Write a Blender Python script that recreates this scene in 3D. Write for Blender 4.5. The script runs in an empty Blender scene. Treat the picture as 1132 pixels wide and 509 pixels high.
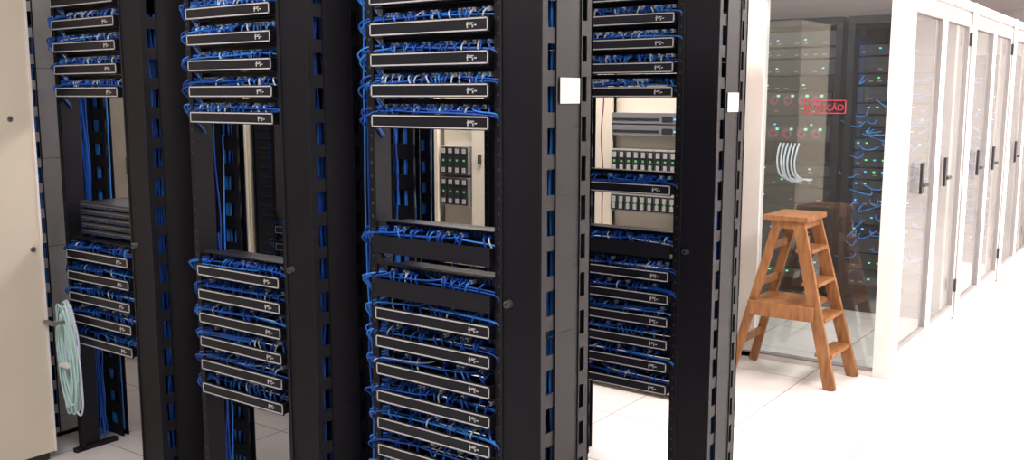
import bpy, math, random
from mathutils import Vector
random.seed(7)
scene = bpy.context.scene
scene.view_settings.view_transform = 'Standard'
scene.view_settings.exposure = 0.0

# ------------------------------------------------------------------ materials
def mat(name, col, rough=0.5, metal=0.0, noise=0.0, nscale=8.0, emit=None, estr=0.0, spec=0.5):
    m = bpy.data.materials.new(name); m.use_nodes = True
    nt = m.node_tree; b = nt.nodes['Principled BSDF']
    b.inputs['Base Color'].default_value = (*col, 1)
    b.inputs['Roughness'].default_value = rough
    b.inputs['Metallic'].default_value = metal
    b.inputs['Specular IOR Level'].default_value = spec
    if noise > 0:
        tc = nt.nodes.new('ShaderNodeTexCoord'); n = nt.nodes.new('ShaderNodeTexNoise')
        n.inputs['Scale'].default_value = nscale; n.inputs['Detail'].default_value = 4
        r = nt.nodes.new('ShaderNodeValToRGB')
        r.color_ramp.elements[0].position = 0.3; r.color_ramp.elements[1].position = 0.7
        r.color_ramp.elements[0].color = (*[c*(1-noise) for c in col], 1)
        r.color_ramp.elements[1].color = (*[min(1, c*(1+noise)) for c in col], 1)
        nt.links.new(tc.outputs['Object'], n.inputs['Vector'])
        nt.links.new(n.outputs['Fac'], r.inputs['Fac'])
        nt.links.new(r.outputs['Color'], b.inputs['Base Color'])
    if emit:
        b.inputs['Emission Color'].default_value = (*emit, 1)
        b.inputs['Emission Strength'].default_value = estr
    return m

M_black = mat('rack_black', (0.007, 0.007, 0.012), 0.5, noise=0.2, nscale=3, spec=0.3)
M_plate = mat('rack_plate', (0.015, 0.014, 0.018), 0.5, noise=0.15, nscale=3, spec=0.3)
M_panel = mat('panel_black', (0.010, 0.010, 0.016), 0.45, spec=0.4)
M_gray = mat('rack_gray', (0.45, 0.44, 0.45), 0.5, noise=0.1)
M_hole = mat('rack_hole', (0.05, 0.05, 0.055), 0.6)
M_line = mat('panel_outline', (0.62, 0.62, 0.63), 0.4)
M_port = mat('port_blue', (0.015, 0.08, 0.28), 0.4)
M_blue = mat('cable_blue', (0.006, 0.085, 0.46), 0.38)
M_lblue = mat('cable_light_blue', (0.04, 0.27, 0.85), 0.38)
M_white = mat('cable_white', (0.66, 0.76, 0.88), 0.4)
M_metal = mat('knob_metal', (0.35, 0.35, 0.37), 0.35, 0.9)
M_tag = mat('paper_tag', (0.85, 0.84, 0.82), 0.7, noise=0.03)
M_beige = mat('beige_cabinet', (0.74, 0.665, 0.545), 0.55, noise=0.04, nscale=2)
M_frame = mat('white_frame', (0.86, 0.81, 0.79), 0.45, noise=0.02)
M_gask = mat('glass_gasket', (0.30, 0.28, 0.28), 0.6)
M_gear = mat('gear_gray', (0.24, 0.24, 0.25), 0.45, 0.3)
M_silver = mat('gear_silver', (0.50, 0.49, 0.47), 0.45, 0.2)
M_geard = mat('gear_dark', (0.03, 0.03, 0.035), 0.4)
M_green = mat('led_green', (0.05, 0.4, 0.12), 0.4, emit=(0.2, 1.0, 0.4), estr=1.3)
M_dgreen = mat('led_green_dim', (0.12, 0.45, 0.16), 0.4, emit=(0.2, 1.0, 0.3), estr=0.15)
M_cyan = mat('led_cyan', (0.05, 0.4, 0.7), 0.4, emit=(0.15, 0.55, 1.0), estr=1.2)
M_red = mat('sign_red', (0.65, 0.04, 0.07), 0.5)
M_mag = mat('fan_magenta', (0.20, 0.035, 0.10), 0.5)
M_aqua = mat('cable_aqua', (0.52, 0.76, 0.74), 0.45)

def wood_mat():
    m = bpy.data.materials.new('ladder_wood'); m.use_nodes = True
    nt = m.node_tree; b = nt.nodes['Principled BSDF']
    tc = nt.nodes.new('ShaderNodeTexCoord'); mp = nt.nodes.new('ShaderNodeMapping')
    mp.inputs['Scale'].default_value = (14, 14, 2.5)
    n = nt.nodes.new('ShaderNodeTexNoise'); n.inputs['Scale'].default_value = 3; n.inputs['Detail'].default_value = 6
    r = nt.nodes.new('ShaderNodeValToRGB')
    r.color_ramp.elements[0].position = 0.3; r.color_ramp.elements[1].position = 0.75
    r.color_ramp.elements[0].color = (0.20, 0.078, 0.025, 1); r.color_ramp.elements[1].color = (0.40, 0.18, 0.068, 1)
    nt.links.new(tc.outputs['Object'], mp.inputs['Vector']); nt.links.new(mp.outputs['Vector'], n.inputs['Vector'])
    nt.links.new(n.outputs['Fac'], r.inputs['Fac']); nt.links.new(r.outputs['Color'], b.inputs['Base Color'])
    b.inputs['Roughness'].default_value = 0.5
    return m
M_wood = wood_mat()

def floor_mat():
    m = bpy.data.materials.new('raised_floor_tiles'); m.use_nodes = True
    nt = m.node_tree; b = nt.nodes['Principled BSDF']
    tc = nt.nodes.new('ShaderNodeTexCoord'); br = nt.nodes.new('ShaderNodeTexBrick')
    br.offset = 0; br.squash = 1
    br.inputs['Scale'].default_value = 1
    br.inputs['Brick Width'].default_value = 0.6; br.inputs['Row Height'].default_value = 0.6
    br.inputs['Mortar Size'].default_value = 0.004; br.inputs['Mortar Smooth'].default_value = 0.3
    br.inputs['Color1'].default_value = (0.80, 0.76, 0.75, 1); br.inputs['Color2'].default_value = (0.76, 0.73, 0.72, 1)
    br.inputs['Mortar'].default_value = (0.36, 0.33, 0.32, 1)
    nt.links.new(tc.outputs['Object'], br.inputs['Vector']); nt.links.new(br.outputs['Color'], b.inputs['Base Color'])
    b.inputs['Roughness'].default_value = 0.25
    return m
M_floor = floor_mat()
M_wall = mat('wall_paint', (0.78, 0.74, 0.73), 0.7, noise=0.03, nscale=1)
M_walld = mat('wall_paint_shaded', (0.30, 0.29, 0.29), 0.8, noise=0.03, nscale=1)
M_ceil = mat('ceiling_tiles', (0.82, 0.74, 0.75), 0.8, noise=0.03, nscale=2)

def glass_mat(name, tint, gloss, white, wcol=(0.8, 0.8, 0.8)):
    m = bpy.data.materials.new(name); m.use_nodes = True
    nt = m.node_tree; nt.nodes.remove(nt.nodes['Principled BSDF'])
    out = nt.nodes['Material Output']
    t = nt.nodes.new('ShaderNodeBsdfTransparent'); t.inputs['Color'].default_value = (*tint, 1)
    g = nt.nodes.new('ShaderNodeBsdfGlossy'); g.inputs['Roughness'].default_value = 0.03
    d = nt.nodes.new('ShaderNodeBsdfDiffuse'); d.inputs['Color'].default_value = (*wcol, 1)
    m1 = nt.nodes.new('ShaderNodeMixShader'); m1.inputs[0].default_value = gloss
    m2 = nt.nodes.new('ShaderNodeMixShader'); m2.inputs[0].default_value = white
    nt.links.new(t.outputs[0], m1.inputs[1]); nt.links.new(g.outputs[0], m1.inputs[2])
    nt.links.new(m1.outputs[0], m2.inputs[1]); nt.links.new(d.outputs[0], m2.inputs[2])
    nt.links.new(m2.outputs[0], out.inputs['Surface'])
    return m
M_glass = glass_mat('clear_glass', (0.90, 0.94, 0.94), 0.10, 0.02)
M_gdoor = glass_mat('door_glass', (0.90, 0.91, 0.90), 0.20, 0.11, (0.82, 0.79, 0.78))

# ------------------------------------------------------------------ helpers
def link(ob, parent=None):
    scene.collection.objects.link(ob)
    if parent: ob.parent = parent
    return ob
def empty(name):
    e = bpy.data.objects.new(name, None); e.empty_display_size = 0.1
    return link(e)

class MB:
    def __init__(s): s.v = []; s.f = []; s.m = []; s.mats = []
    def mi(s, m):
        if m not in s.mats: s.mats.append(m)
        return s.mats.index(m)
    def box(s, x0, x1, y0, y1, z0, z1, m):
        b = len(s.v); i = s.mi(m)
        s.v += [(x0,y0,z0),(x1,y0,z0),(x1,y1,z0),(x0,y1,z0),(x0,y0,z1),(x1,y0,z1),(x1,y1,z1),(x0,y1,z1)]
        for f in [(0,3,2,1),(4,5,6,7),(0,1,5,4),(1,2,6,5),(2,3,7,6),(3,0,4,7)]:
            s.f.append(tuple(b+k for k in f)); s.m.append(i)
    def beam(s, p, q, w, t, side, m):
        p = Vector(p); q = Vector(q); d = (q-p).normalized()
        sd = Vector(side); sd = (sd - d*sd.dot(d)).normalized(); up = d.cross(sd)
        b = len(s.v); i = s.mi(m)
        for c in (p, q):
            for a, e in ((-1,-1),(1,-1),(1,1),(-1,1)):
                s.v.append(tuple(c + sd*a*w/2 + up*e*t/2))
        for f in [(0,3,2,1),(4,5,6,7),(0,1,5,4),(1,2,6,5),(2,3,7,6),(3,0,4,7)]:
            s.f.append(tuple(b+k for k in f)); s.m.append(i)
    def cyl(s, c, axis, r, h, m, n=14):
        b = len(s.v); i = s.mi(m); c = Vector(c); a = Vector(axis).normalized()
        u = a.orthogonal().normalized(); w = a.cross(u)
        for k in range(n):
            t = 2*math.pi*k/n; o = u*math.cos(t)*r + w*math.sin(t)*r
            s.v.append(tuple(c+o)); s.v.append(tuple(c+o*0.85+a*h))
        for k in range(n):
            k2 = (k+1) % n
            s.f.append((b+2*k, b+2*k2, b+2*k2+1, b+2*k+1)); s.m.append(i)
        s.f.append(tuple(b+2*k+1 for k in range(n))); s.m.append(i)
        s.f.append(tuple(b+2*k for k in reversed(range(n)))); s.m.append(i)
    def build(s, name, parent=None, bevel=0):
        me = bpy.data.meshes.new(name); me.from_pydata(s.v, [], s.f)
        for m in s.mats: me.materials.append(m)
        me.polygons.foreach_set('material_index', s.m); me.update()
        ob = bpy.data.objects.new(name, me); link(ob, parent)
        if bevel:
            md = ob.modifiers.new('bevel', 'BEVEL'); md.width = bevel; md.segments = 2; md.limit_method = 'ANGLE'
        return ob

class CB:
    def __init__(s): s.paths = []
    def add(s, pts): s.paths.append(pts)
    def build(s, name, m, r, parent=None, cyc=False, res=3):
        if not s.paths: return
        cu = bpy.data.curves.new(name, 'CURVE'); cu.dimensions = '3D'
        cu.bevel_depth = r; cu.bevel_resolution = 1; cu.resolution_u = res
        for p in s.paths:
            sp = cu.splines.new('NURBS'); sp.points.add(len(p)-1)
            for k, q in enumerate(p): sp.points[k].co = (*q, 1)
            sp.order_u = min(4, len(p)); sp.use_endpoint_u = not cyc; sp.use_cyclic_u = cyc
        cu.materials.append(m)
        ob = bpy.data.objects.new(name, cu); return link(ob, parent)
R = lambda a: random.uniform(-a, a)

# ------------------------------------------------------------------ rack parts
ZT = 2.18
def manager(parent, xa, Y, side_mat=M_plate, tag=None, knob=True):
    """vertical cable manager: flat cover + slotted side walls with cables inside"""
    xb = xa+0.145; mb = MB()
    mb.box(xa, xb, Y, Y+0.012, 0.0, ZT, M_black)
    mb.box(xa-0.004, xa+0.004, Y-0.004, Y+0.012, 0, ZT, M_plate)
    mb.box(xb-0.004, xb+0.002, Y-0.004, Y+0.012, 0, ZT, side_mat)
    mb.box(xa, xa+0.005, Y+0.012, Y+0.27, 0, ZT, M_black)
    x0, x1, mm = xb-0.005, xb, side_mat
    mb.box(x0, x1, Y+0.012, Y+0.026, 0, ZT, mm)
    mb.box(x0, x1, Y+0.066, Y+0.205, 0, ZT, mm)
    mb.box(x0, x1, Y+0.238, Y+0.27, 0, ZT, mm)
    # added black sheets, block light from beyond so the rear slots stay dark
    mb.box(xa+0.06, xb-0.012, Y+0.196, Y+0.2, 0.02, ZT-0.02, M_black)
    mb.box(xb-0.016, xb-0.012, Y+0.2, Y+0.262, 0.02, ZT-0.02, M_black)
    z = 0.0
    while z < ZT:
        mb.box(x0, x1, Y+0.026, Y+0.066, z, min(z+0.045, ZT), mm)
        mb.box(x0, x1, Y+0.205, Y+0.238, z+0.03, min(z+0.075, ZT), mm)
        z += 0.12
    mb.box(xb, xb+0.004, Y+0.066, Y+0.071, 0, ZT, M_black)
    mb.box(xb, xb+0.004, Y+0.200, Y+0.205, 0, ZT, M_black)
    z = 0.1
    while z < ZT:
        mb.box(xb, xb+0.0008, Y+0.03, Y+0.19, z, z+0.002, M_black)
        mb.box(xb, xb+0.001, Y+0.18, Y+0.188, z+0.2, z+0.208, M_black); z += 0.42
    mb.box(xa, xb, Y+0.262, Y+0.27, 0, ZT, M_black)
    mb.box(xa, xb, Y+0.012, Y+0.262, 0, 0.02, M_black)
    mb.box(xa, xb, Y+0.012, Y+0.262, ZT-0.02, ZT, M_black)
    if knob:
        mb.cyl((xa+0.03, Y, 1.035), (0,-1,0), 0.013, 0.018, M_metal)
        mb.cyl((xa+0.03, Y-0.016, 1.035), (0,-1,0), 0.007, 0.006, M_geard)
    if tag:
        mb.box(xb+0.004, xb+0.006, Y+0.085, Y+0.19, tag-0.04, tag+0.035, M_tag)
    mb.build('vertical_manager', parent)
    cb = CB(); cl = CB()
    for k in range(14):
        x = xb-0.026-random.random()*0.03; y = Y+0.03+random.random()*0.13
        pts = [(x+R(0.008), y+R(0.015), z*0.15+0.03) for z in range(0, 14)]
        (cb if random.random() < 0.6 else cl).add(pts)
    cb.build('inner_cables', M_blue, 0.005, parent, res=2)
    cl.build('inner_cables_light', M_lblue, 0.005, parent, res=2)

def back_plate(parent, x0, x1, Y):
    """perforated plate closing the cable space beside a rack, cables behind it"""
    mb = MB(); yb = Y+0.245
    mid = (x0+x1)/2
    for a, b in ((x0, x0+0.03), (mid-0.02, mid+0.02), (x1-0.03, x1)):
        mb.box(a, b, yb, yb+0.008, 0.0, ZT, M_black)
    z = 0
    while z < ZT:
        mb.box(x0, x1, yb+0.001, yb+0.007, z, min(z+0.055, ZT), M_black); z += 0.11
    mb.box(x0, x1, yb+0.03, yb+0.034, 0, ZT, M_black)
    mb.build('perforated_plate', parent)
    cb = CB()
    for k in range(16):
        x = random.uniform(x0+0.01, x1-0.01)
        cb.add([(x+R(0.01), yb+0.019+R(0.004), z*0.18+0.03) for z in range(12)])
    cb.build('rear_cables', M_lblue, 0.005, parent, res=2)

W = 0.485
def rack(x0, Y, bordered, plain=(), detail=1.0, whiteness=0.3, tag=None, seed=1, top_from=1.5):
    random.seed(seed)
    root = empty('network_rack')
    mb = MB()
    for a in (x0-0.034, x0+W+0.004):
        mb.box(a, a+0.03, Y+0.02, Y+0.03, 0, ZT, M_black)
        mb.box(a if a < x0 else a+0.024, (a if a < x0 else a+0.024)+0.006, Y+0.03, Y+0.12, 0, ZT, M_black)
        mb.box(a, a+0.03, Y-0.01, Y+0.2, 0, 0.02, M_black)
        z = 0.05
        while z < ZT-0.03:
            mb.box(a+0.011, a+0.019, Y+0.019, Y+0.0205, z, z+0.008, M_hole); z += 0.0445
    mb.box(x0-0.034, x0+W+0.034, Y+0.02, Y+0.12, ZT-0.06, ZT, M_black)
    mb.build('frame', root)
    pb = MB(); cb = CB(); cl = CB(); cw = CB()
    allp = [(z, True) for z in bordered] + [(z, False) for z in plain]
    hh = 0.0225
    for z, brd in allp:
        top = z > top_from
        h1 = hh if brd else hh+0.012
        pb.box(x0, x0+W, Y, Y+0.006, z-h1, z+hh, M_panel)
        pb.box(x0+0.004, x0+W-0.004, Y+0.006, Y+0.062, z-hh+0.004, z-hh+0.008, M_panel)
        pb.box(x0+0.004, x0+W-0.004, Y+0.056, Y+0.062, z-hh, z+hh, M_panel)
        n = 12
        for k in range(n+1):
            xx = x0+0.004+(W-0.012)*k/n
            pb.box(xx, xx+0.005, Y+0.006, Y+0.056, z-hh+0.006, z+hh-0.002, M_panel)
        if brd:
            l = 0.0042; y0 = Y-0.0012; y1 = Y+0.001; e = 0.003
            pb.box(x0+e, x0+W-e, y0, y1, z+hh-e-l, z+hh-e, M_line)
            pb.box(x0+e, x0+W-e, y0, y1, z-hh+e, z-hh+e+l, M_line)
            pb.box(x0+e, x0+e+l, y0, y1, z-hh+e, z+hh-e, M_line)
            pb.box(x0+W-e-l, x0+W-e, y0, y1, z-hh+e, z+hh-e, M_line)
            xm = x0+W-0.085
            for (a, b, c, d) in ((0,.022,-.001,.002),(.003,.007,.002,.008),(.012,.028,.003,.006),(.022,.026,-.009,-.001),(.002,.006,-.01,-.001),(.03,.038,-.004,.0)):
                pb.box(xm+a, xm+b, y0, y1, z+c, z+d, M_line)
        zg = z+0.048
        pb.box(x0, x0+W, Y+0.064, Y+0.07, zg-0.023, zg+0.023, M_panel)
        pb.box(x0+0.02, x0+W-0.02, Y+0.07, Y+0.15, zg-0.02, zg+0.015, M_black)
        pb.box(x0+0.002, x0+W-0.002, Y+0.02, Y+0.066, zg+0.021, zg+0.024, M_panel)
        dens = 0.88 if top else 0.66
        for k in range(24):
            xx = x0+0.02+(W-0.04)*(k+0.5)/24
            pb.box(xx-0.0065, xx+0.0065, Y+0.060, Y+0.064, zg-0.007, zg+0.009, M_port if not brd or k % 6 else M_gear)
            if random.random() > dens*detail: continue
            wh = random.random() < whiteness*(0.55 if top else 0.16)
            lt = random.random() < (0.28 if top else 0.16)
            tgt = cw if wh else (cl if lt else cb)
            if random.random() < 0.8*detail:
                pb.box(xx-0.0058, xx+0.0058, Y+0.038, Y+0.060, zg-0.007, zg+0.006, M_white if random.random() < (0.7 if top else 0.25) else M_blue)
            dx = R(0.024)
            tgt.add([(xx, Y+0.046, zg-0.001), (xx, Y+0.034, zg+0.002), (xx+dx*0.4, Y+0.022+R(0.009), zg-0.008+R(0.005)),
                     (xx+dx, Y+0.022+R(0.006), z+hh-0.003), (xx+dx*1.3, Y+0.035, z-0.004)])
        for k in range(int(6*detail)):
            left = random.random() < 0.65
            xs = x0+random.uniform(0.02, W-0.02); yy = Y+0.030+R(0.012); zz = zg-0.018+R(0.007)
            xe = (x0-0.01) if left else (x0+W+0.006); s = -1 if left else 1
            tgt = cb if random.random() < 0.75 else (cl if random.random() < 0.85 else cw)
            tgt.add([(xs, Y+0.048, zg), (xs+s*0.015, yy, zz+0.006), ((xs+xe)/2, yy+R(0.006), zz+R(0.004)), (xe, yy, zz-0.002),
                     (xe+s*(0.014+random.random()*0.014), Y+0.02+R(0.012), zz-0.012+R(0.01)), (xe+s*0.016, Y+0.05, zz-0.05), (xe+s*0.012, Y+0.08, zz-0.09)])
        for k in range(int(9*detail)):
            xe = x0-0.005; b = random.uniform(0.02, 0.075); zz = zg-0.012+R(0.014); yy = Y+0.03+R(0.018)
            tgt = cb if random.random() < 0.55 else cl
            tgt.add([(xe+0.02, Y+0.045, zz), (xe-0.01, yy, zz+R(0.006)), (xe-b, yy+R(0.01), zz-0.01+R(0.014)), (xe-b-0.004, yy+0.015, zz-0.035+R(0.012)),
                     (xe-b*0.8, Y+0.06, zz-0.065), (xe-b*0.8, Y+0.09, zz-0.1)])
    pb.build('patch_panels', root)
    for k in range(int(28*detail)):
        x = random.uniform(x0-0.125, x0-0.04); y = random.uniform(Y+0.08, Y+0.18)
        ztop = random.choice([2.1, 2.1, 1.9, 1.5, 1.1])
        (cb if random.random() < 0.8 else cl).add([(x+R(0.012), y+R(0.012), 0.03+(ztop-0.03)*i/11) for i in range(12)])
    for k in range(int(10*detail)):
        x = random.uniform(x0+W+0.006, x0+W+0.02); y = random.uniform(Y+0.05, Y+0.14)
        (cb if random.random() < 0.8 else cl).add([(x, y+R(0.012), 0.03+2.0*i/11) for i in range(12)])
    cb.build('cables_blue', M_blue, 0.0033, root); cl.build('cables_light_blue', M_lblue, 0.0031, root)
    cw.build('cables_white', M_white, 0.0028, root)
    manager(root, x0+0.53, Y, tag=tag)
    back_plate(root, x0-0.288, x0-0.036, Y)
    return root

Y1, Y2 = 2.25, 3.45
XA, XB, XC = -4.133, -3.168, -2.203
P = 0.0955
up5 = [1.572, 1.669, 1.766, 1.862, 1.959, 2.055]
rk = rack(XC, Y1, up5+[0.933-P*i for i in range(9)], plain=[1.173, 1.027], whiteness=0.6, tag=1.67, seed=3)
rack(XB, Y1, up5+[0.975-P*i for i in range(6)], whiteness=0.5, seed=4)
rA = rack(XA, Y1, up5[1:]+[0.948-0.098*i for i in range(5)], whiteness=0.45, seed=5)
manager(rA, XA-0.435, Y1, side_mat=M_gray, knob=False)
rack(XC, Y2, up5[1:]+[1.275]+[0.92-P*i for i in range(6)], plain=[1.03], whiteness=0.6, tag=1.63, seed=6)
rack(XB, Y2, up5[1:]+[0.92-P*i for i in range(4)], detail=0.5, seed=8)
rack(XA, Y2, up5[1:]+[0.92-P*i for i in range(4)], detail=0.5, seed=9)
rack(-5.5, Y2, up5[1:]+[0.92-P*i for i in range(4)], detail=0.4, seed=10)

def switch(x0, x1, Y, z0, n):
    mb = MB()
    for k in range(n):
        z = z0+k*0.03
        mb.box(x0, x1, Y, Y+0.25, z, z+0.024, M_geard)
        mb.box(x0+0.01, x1-0.01, Y-0.003, Y, z+0.013, z+0.016, M_gear)
        for i in range(8):
            xx = x0+0.02+(x1-x0-0.04)*i/8
            mb.box(xx, xx+0.012, Y-0.004, Y, z+0.002, z+0.008, M_port)
    mb.box(x0-0.01, x0, Y, Y+0.05, z0-0.01, z0+n*0.03, M_geard); mb.box(x1, x1+0.01, Y, Y+0.05, z0-0.01, z0+n*0.03, M_geard)
    mb.build('switch_stack')
switch(XA+0.04, XA+W-0.04, Y1+0.06, 1.035, 5)

# ------------------------------------------------------------------ row three: cabinets
def cabinet(x0, x1, y0, y1, h, m, gear=None, name='server_cabinet'):
    root = empty(name); mb = MB(); t = 0.02
    mb.box(x0, x0+t, y0, y1, 0.03, h, m); mb.box(x1-t, x1, y0, y1, 0.03, h, m)
    mb.box(x0+t, x1-t, y0, y1, h-t, h, m); mb.box(x0+t, x1-t, y0, y1, 0.03, 0.03+t, m)
    mb.box(x0+t, x1-t, y1-t, y1, 0.05, h-t, m)
    mb.box(x0+t, x0+0.07, y0+0.01, y0+0.03, 0.05, h-t, m); mb.box(x1-0.05, x1-t, y0+0.01, y0+0.03, 0.05, h-t, m)
    for a in (x0+0.05, x1-0.09):
        for b in (y0+0.05, y1-0.09): mb.box(a, a+0.04, b, b+0.04, 0, 0.03, M_geard)
    mb.build('carcass', root)
    if gear:
        g = MB(); gear(g, x0, x1, y0); g.build('equipment', root)
    return root

def blades(g, x0, x1, y, z0, z1, n):
    g.box(x0, x1, y, y+0.4, z0, z1, M_silver)
    w = (x1-x0-0.01)/n
    for k in range(n):
        a = x0+0.005+k*w
        g.box(a+0.004, a+w-0.004, y-0.012, y, z0+0.008, z1-0.008, M_geard)
        g.box(a+w*0.3, a+w*0.75, y-0.018, y-0.012, z1-0.045, z1-0.016, M_silver)
        g.box(a+w*0.3, a+w*0.7, y-0.018, y-0.012, z0+0.016, z0+0.045, M_silver)
        g.box(a+w*0.38, a+w*0.62, y-0.0145, y-0.012, (z0+z1)/2-0.006, (z0+z1)/2+0.006, M_dgreen)

def gear_main(g, x0, x1, y):
    a, b = x1-0.46, x1-0.05; y += 0.03
    g.box(x0+0.07, a, y, y+0.02, 0.05, 2.1, M_beige)
    g.box(a, b, y+0.05, y+0.07, 0.05, 2.1, M_beige)
    blades(g, a, b, y, 1.235, 1.365, 9); blades(g, a, b, y, 1.02, 1.12, 9)
    for z in (1.44, 1.505):
        g.box(a, b, y, y+0.4, z, z+0.058, M_gear)
        g.box(a+0.01, b-0.12, y-0.003, y, z+0.02, z+0.03, M_geard)
        g.box(b-0.1, b-0.04, y-0.004, y, z+0.015, z+0.04, M_geard)
        g.box(b-0.03, b-0.022, y-0.004, y, z+0.02, z+0.028, M_cyan)
    for z in (0.55, 0.7, 0.85): g.box(a, b, y, y+0.4, z, z+0.08, M_frame)
def gear_tower(g, x0, x1, y):
    y += 0.03
    g.box(x0+0.07, x1-0.05, y+0.05, y+0.07, 0.05, 2.1, M_beige)
    for k in range(2):
        blades(g, x0+0.08, x0+0.31, y, 0.97+k*0.195, 1.15+k*0.195, 4)
    g.box(x0+0.34, x1-0.05, y-0.01, y+0.02, 0.05, 2.1, M_beige)
    g.box(x0+0.40, x0+0.415, y-0.03, y-0.01, 1.24, 1.30, M_geard)
def gear_dark(g, x0, x1, y):
    g.box(x0+0.05, x1-0.05, y-0.01, y+0.012, 0.06, 2.08, M_black)
    g.box(x1-0.1, x1-0.08, y-0.03, y-0.01, 1.0, 1.15, M_gear)
    z = 0.15
    while z < 2.0:
        g.box(x0+0.09, x1-0.12, y-0.014, y-0.01, z, z+0.012, M_panel); z += 0.07
def gear_door(g, x0, x1, y):
    g.box(x0+0.03, x1-0.03, y-0.012, y+0.009, 0.06, 2.1, M_beige)
    g.box(x1-0.09, x1-0.07, y-0.03, y-0.012, 1.0, 1.15, M_geard)
Y3 = 4.57
cabinet(-2.98, -2.20, Y3, Y3+0.58, 2.15, M_beige, gear_main)
cabinet(-3.98, -3.02, Y3, Y3+0.58, 2.15, M_beige, gear_tower)
x = -4.02
for k, (w, dark) in enumerate([(0.8,1),(0.85,1),(0.62,0),(0.8,1),(0.62,0),(0.8,1)]):
    cabinet(x-w, x, Y3, Y3+0.58, 2.15, M_black if dark else M_beige, gear_dark if dark else gear_door)
    x -= w+0.03

wire = CB(); wire.add([(-2.70+R(0.012), Y3-0.0, 2.0-i*0.12) for i in range(11)]); wire.build('patch_cord', M_mag, 0.004)

# ------------------------------------------------------------------ glass enclosure
root = empty('glass_enclosure')
CX, CY, CH = -1.38, 5.70, 2.30
fr = MB()
fr.box(CX-0.10, CX, CY-0.03, CY+0.07, 0, CH, M_frame)
fr.box(-2.33, -2.22, CY-0.02, CY+0.05, 0, CH, M_frame)
fr.box(-3.6, -3.5, CY-0.02, CY+0.05, 0, CH, M_frame)
fr.box(-3.6, CX-0.1, CY-0.02, CY+0.04, CH-0.06, CH, M_frame)
fr.box(-3.6, CX-0.1, CY-0.02, CY+0.04, 0.0, 0.03, M_frame)
fr.box(-3.5, CX-0.1, CY-0.021, CY+0.03, 0.03, 0.04, M_gask)
units = []
gk = MB()
for u in range(5):
    ya = CY+0.07+u*1.75; yb = ya+1.62
    units.append((ya, yb))
    fr.box(CX-0.10, CX+0.01, yb, yb+0.13, 0, CH, M_frame)
    gk.box(CX-0.08, CX+0.003, yb-0.012, yb, 0, CH, M_gask); gk.box(CX-0.08, CX+0.003, yb+0.13, yb+0.142, 0, CH, M_gask)
    fr.box(CX-0.08, CX, ya, yb, CH-0.06, CH, M_frame)
    fr.box(CX-0.08, CX, ya, yb, 0, 0.04, M_frame)
    gk.box(CX-0.06, CX-0.012, ya, yb, CH-0.075, CH-0.06, M_gask); gk.box(CX-0.06, CX-0.012, ya, yb, 0.04, 0.052, M_gask)
    m = (ya+yb)/2
    gk.box(CX-0.06, CX-0.012, m-0.008, m+0.008, 0.05, CH-0.075, M_gask)
    for (a, b) in ((ya, m-0.005), (m+0.005, yb)):
        w = 0.06
        fr.box(CX-0.045, CX-0.005, a+0.014, a+w, 0.055, CH-0.08, M_frame)
        fr.box(CX-0.045, CX-0.005, b-w, b-0.014, 0.055, CH-0.08, M_frame)
        fr.box(CX-0.045, CX-0.005, a+w, b-w, 0.055, 0.14, M_frame)
        fr.box(CX-0.045, CX-0.005, a+w, b-w, CH-0.16, CH-0.08, M_frame)
        for (p, q) in ((a+w, a+w+0.01), (b-w-0.01, b-w)): gk.box(CX-0.04, CX-0.004, p, q, 0.14, CH-0.16, M_gask)
        gk.box(CX-0.04, CX-0.004, a+w, b-w, 0.14, 0.15, M_gask); gk.box(CX-0.04, CX-0.004, a+w, b-w, CH-0.17, CH-0.16, M_gask)
fr.build('frames', root)
gk.build('gaskets', root)
gl = MB()
gl.box(-3.5, -2.33, CY+0.008, CY+0.014, 0.04, CH-0.06, M_glass)
gl.box(-2.22, CX-0.1, CY+0.008, CY+0.014, 0.04, CH-0.06, M_glass)
for ya, yb in units:
    m = (ya+yb)/2
    for (a, b) in ((ya, m-0.005), (m+0.005, yb)):
        gl.box(CX-0.03, CX-0.024, a+0.07, b-0.07, 0.15, CH-0.17, M_gdoor)
gl.build('glazing', root)
hd = MB()
for ya, yb in units:
    for yy in (ya+0.36, yb-0.62):
        hd.box(CX-0.005, CX+0.012, yy, yy+0.05, 1.06, 1.25, M_geard)
        hd.cyl((CX+0.012, yy+0.025, 1.12), (1,0,0), 0.012, 0.03, M_metal)
        hd.box(CX+0.03, CX+0.042, yy-0.06, yy+0.035, 1.11, 1.13, M_geard)
    for zz in (0.25, 2.0):
        hd.box(CX-0.005, CX+0.012, yb-0.05, yb-0.02, zz, zz+0.09, M_geard)
hd.build('handles', root)
sg = MB()
sy = CY+0.004
sx0, sx1, sz0, sz1 = -1.97, -1.72, 1.55, 1.63
sg.box(sx0, sx1, sy-0.001, sy+0.003, sz1-0.005, sz1, M_red); sg.box(sx0, sx1, sy-0.001, sy+0.003, sz0, sz0+0.005, M_red)
sg.box(sx0, sx0+0.005, sy-0.001, sy+0.003, sz0, sz1, M_red); sg.box(sx1-0.005, sx1, sy-0.001, sy+0.003, sz0, sz1, M_red)
sg.build('warning_sign_border', root)
tx = bpy.data.curves.new('warning_text', 'FONT'); tx.body = 'ATENÇÃO'; tx.size = 0.048; tx.extrude = 0.0004
tx.align_x = 'CENTER'; tx.materials.append(M_red)
to = bpy.data.objects.new('warning_text', tx); to.location = ((sx0+sx1)/2, sy, sz0+0.02); to.rotation_euler = (math.pi/2, 0, 0)
link(to, root)

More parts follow.
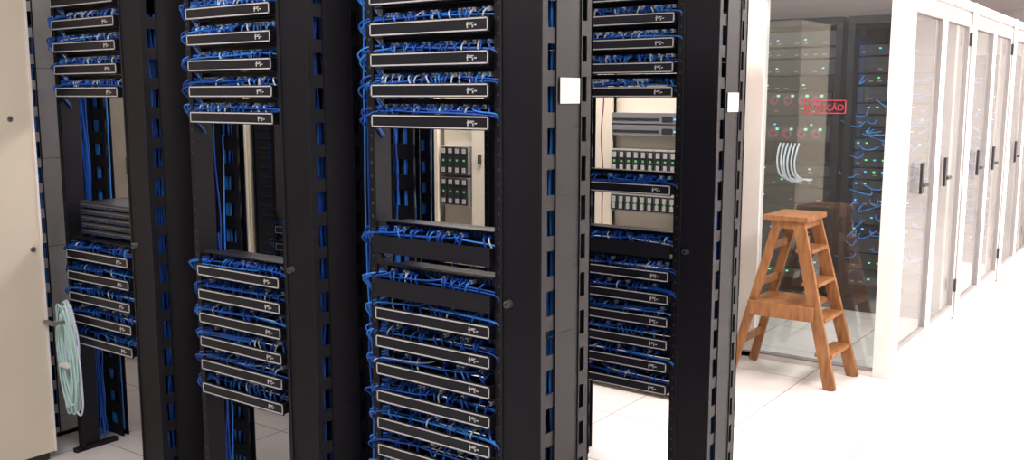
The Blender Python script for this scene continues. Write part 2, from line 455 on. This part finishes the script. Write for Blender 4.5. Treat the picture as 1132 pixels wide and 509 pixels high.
def inner_rack(x0, x1, y0, seed):
    random.seed(seed)
    root = empty('equipment_rack'); mb = MB(); h = 2.25 if seed < 3 else 2.05
    mb.box(x0, x0+0.05, y0, y0+0.9, 0, h, M_black); mb.box(x1-0.05, x1, y0, y0+0.9, 0, h, M_black)
    mb.box(x0+0.05, x1-0.05, y0+0.85, y0+0.9, 0, h, M_black)
    mb.box(x0+0.05, x1-0.05, y0, y0+0.85, h-0.06, h, M_black); mb.box(x0+0.05, x1-0.05, y0, y0+0.85, 0, 0.1, M_black)
    z = 0.2
    a, b = x0+0.07, x1-0.07
    while z < h-0.2:
        t = random.random()
        hh = 0.09 if t < 0.5 else 0.13
        if 1.1 < z < 1.35 and seed == 1: z += 0.13; continue
        mb.box(a, b, y0+0.06, y0+0.6, z, z+hh-0.015, random.choice([M_geard, M_panel, M_geard, M_black]))
        n = 8
        pl = 0.16 if seed == 1 else 0.34
        for k in range(n):
            xx = a+0.02+(b-a-0.04)*k/n
            if random.random() < 0.4: mb.box(xx, xx+0.03, y0+0.055, y0+0.06, z+0.02, z+0.03, M_gear)
            if random.random() < pl: mb.box(xx, xx+0.016, y0+0.05, y0+0.06, z+0.045, z+0.055, M_green if random.random() < 0.55 else M_cyan)
        z += hh
    if seed == 1:
        for z in (1.62, 1.36):
            mb.box(a, b, y0+0.03, y0+0.5, z-0.06, z+0.06, M_geard)
            for k in range(5):
                mb.cyl((a+0.06+k*0.115, y0+0.03, z), (0,-1,0), 0.042, 0.012, M_mag)
                mb.cyl((a+0.06+k*0.115, y0+0.018, z), (0,-1,0), 0.018, 0.006, M_geard)
                mb.box(a+0.085+k*0.115, a+0.106+k*0.115, y0+0.012, y0+0.02, z+0.026, z+0.044, M_green)
    mb.build('chassis', root)
    cw = CB(); cb = CB()
    if seed == 1:
        for k in range(6):
            xx = x0+0.30+k*0.03
            cw.add([(xx, y0+0.05, 1.28), (xx, y0-0.03, 1.2), (xx+R(0.02), y0-0.04, 1.05), (xx+0.05, y0, 0.97+R(0.03)), (xx+0.12, y0+0.05, 1.0)])
    else:
        for k in range(60):
            xx = random.uniform(a, b); z = random.uniform(0.4, 1.9)
            cb.add([(xx, y0+0.05, z), (xx+R(0.03), y0, z-0.02), (xx+R(0.1), y0-0.02, z-0.07+R(0.03)), (xx+R(0.2), y0+0.05, z+R(0.06))])
    cw.build('white_cables', M_white, 0.008, root); cb.build('blue_cables', M_lblue, 0.004, root)
inner_rack(-3.05, -2.28, 7.4, 1)
inner_rack(-2.24, -1.55, 7.4, 2)
inner_rack(-2.24, -1.55, 10.3, 3)
inner_rack(-2.24, -1.55, 12.6, 4)

# ------------------------------------------------------------------ wooden step ladder
ld = empty('step_ladder'); H = 0.975
lb = MB()
def lerp(a, b, t): return Vector(a).lerp(Vector(b), t)
f0a, f1a = (-1.60, 5.265, 0.0), (-1.83, 5.295, H-0.03)
f0b, f1b = (-1.58, 5.625, 0.0), (-1.83, 5.575, H-0.03)
r0a, r1a = (-2.20, 5.27, 0.0), (-1.95, 5.30, H-0.03)
r0b, r1b = (-2.20, 5.62, 0.0), (-1.95, 5.57, H-0.03)
for p, q in ((f0a, f1a), (f0b, f1b)): lb.beam(p, q, 0.026, 0.07, (0,1,0), M_wood)
for p, q in ((r0a, r1a), (r0b, r1b)): lb.beam(p, q, 0.026, 0.05, (0,1,0), M_wood)
for t in (0.2, 0.41, 0.62, 0.82):
    a = lerp(f0a, f1a, t); b = lerp(f0b, f1b, t)
    lb.box(a.x-0.055, a.x+0.045, a.y+0.005, b.y-0.005, a.z-0.011, a.z+0.011, M_wood)
for t in (0.22, 0.60, 0.84):
    a = lerp(r0a, r1a, t); b = lerp(r0b, r1b, t)
    lb.beam(a, b, 0.045, 0.02, (0,0,1), M_wood)
lb.box(-2.10, -1.74, 5.275, 5.60, 0.44, 0.465, M_wood)
lb.box(-2.10, -2.07, 5.276, 5.62, 0.40, 0.44, M_wood)
lb.box(-2.10, -1.71, 5.245, 5.275, 0.38, 0.465, M_wood)
lb.box(-2.03, -1.77, 5.265, 5.605, H-0.03, H, M_wood)
lb.box(-1.99, -1.80, 5.285, 5.585, H-0.075, H-0.03, M_wood)
lb.build('wood_frame', ld, bevel=0.003)

# ------------------------------------------------------------------ foreground beige cabinet + coil
fc = empty('tall_beige_cabinet'); mb = MB()
mb.box(-5.0, -4.15, 1.15, 2.15, 0.04, 2.3, M_beige)
mb.box(-4.98, -4.17, 1.17, 2.13, 0, 0.04, M_geard)
for (y, z) in ((2.05, 1.555), (2.11, 0.98), (1.2, 1.56)):
    mb.cyl((-4.15, y, z), (1,0,0), 0.013, 0.005, M_metal)
    mb.box(-4.1452, -4.1445, y-0.008, y+0.008, z-0.0012, z+0.0012, M_geard)
mb.box(-4.152, -4.144, 2.142, 2.152, 0.04, 2.3, M_frame)
mb.build('body', fc, bevel=0.003)
coil = empty('cable_coil'); cc = CB(); cw = CB()
for k in range(20):
    w = 0.042+R(0.020); hh = 0.225+R(0.035); cx = -4.075+R(0.022); cy = 2.195+R(0.018); cz = 0.47+R(0.025); tw = R(0.04)
    (cc if k % 2 else cw).add([(cx+math.cos(t*math.pi/8)*w+tw*math.sin(t*math.pi/8)+R(0.008), cy+R(0.004), cz+math.sin(t*math.pi/8)*hh) for t in range(16)])
cc.build('loops', M_aqua, 0.005, coil, cyc=True); cw.build('loops_white', M_white, 0.005, coil, cyc=True)
hk = MB(); hk.box(-4.15, -4.06, 2.13, 2.15, 0.64, 0.655, M_gear); hk.box(-4.085, -4.065, 2.15, 2.215, 0.642, 0.655, M_gear)
hk.box(-4.11, -4.04, 2.17, 2.225, 0.44, 0.455, M_tag)
hk.build('hook', coil)

# ------------------------------------------------------------------ room shell
X0, X1, YA, YB, HC = -9.0, 2.6, -2.6, 15.0, 2.85
def slab(name, *a):
    mb = MB(); mb.box(*a); return mb.build(name)
slab('floor', X0, X1, YA, YB, -0.1, 0, M_floor)
slab('ceiling', X0, X1, YA, YB, HC, HC+0.1, M_ceil)
slab('wall_back', X0, X1, YB, YB+0.1, 0, HC, M_wall)
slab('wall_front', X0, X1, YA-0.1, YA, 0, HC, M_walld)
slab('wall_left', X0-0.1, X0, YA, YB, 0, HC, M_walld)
slab('wall_right', X1, X1+0.1, YA, YB, 0, HC, M_wall)

M_lamp = mat('lamp_diffuser', (0.9, 0.9, 0.9), 0.5, emit=(1, 0.95, 0.95), estr=3)
def lamp(x, y, sx, sy, e, col=(1, 0.94, 0.88)):
    r = empty('ceiling_light_panel'); mb = MB()
    mb.box(x-sx/2-0.03, x+sx/2+0.03, y-sy/2-0.03, y+sy/2+0.03, HC-0.03, HC, M_frame)
    mb.box(x-sx/2, x+sx/2, y-sy/2, y+sy/2, HC-0.034, HC-0.03, M_lamp)
    mb.build('fixture', r)
    l = bpy.data.lights.new('lamp', 'AREA'); l.shape = 'RECTANGLE'; l.size = sx; l.size_y = sy; l.energy = e; l.color = col
    o = bpy.data.objects.new('lamp', l); o.location = (x, y, HC-0.04); link(o, r)
for y in (4.8, 7.2, 9.6, 12.4): lamp(0.3, y, 0.9, 1.5, 108)
lamp(-0.3, 1.2, 1.2, 1.2, 20)
lamp(-2.6, 0.9, 1.2, 1.2, 26)
lamp(-2.7, 4.05, 2.0, 0.4, 65)
lamp(-5.6, 4.05, 2.0, 0.4, 22)
lamp(-2.4, 6.5, 1.2, 0.5, 26)
lamp(-2.6, 9.3, 1.2, 1.2, 90)  # added unseen lamp, brightens the enclosure interior behind the glass doors

w = bpy.data.worlds.new('world'); scene.world = w; w.use_nodes = True
w.node_tree.nodes['Background'].inputs[0].default_value = (0.8, 0.85, 1, 1)
w.node_tree.nodes['Background'].inputs[1].default_value = 0.1

# ------------------------------------------------------------------ camera
cam = bpy.data.cameras.new('camera'); cam.sensor_width = 36; cam.lens = 1050/1132*36
co = bpy.data.objects.new('camera', cam); link(co)
co.location = (0, 0, 1.65)
co.rotation_euler = (math.radians(90-8.0), 0, math.radians(36))
scene.camera = co
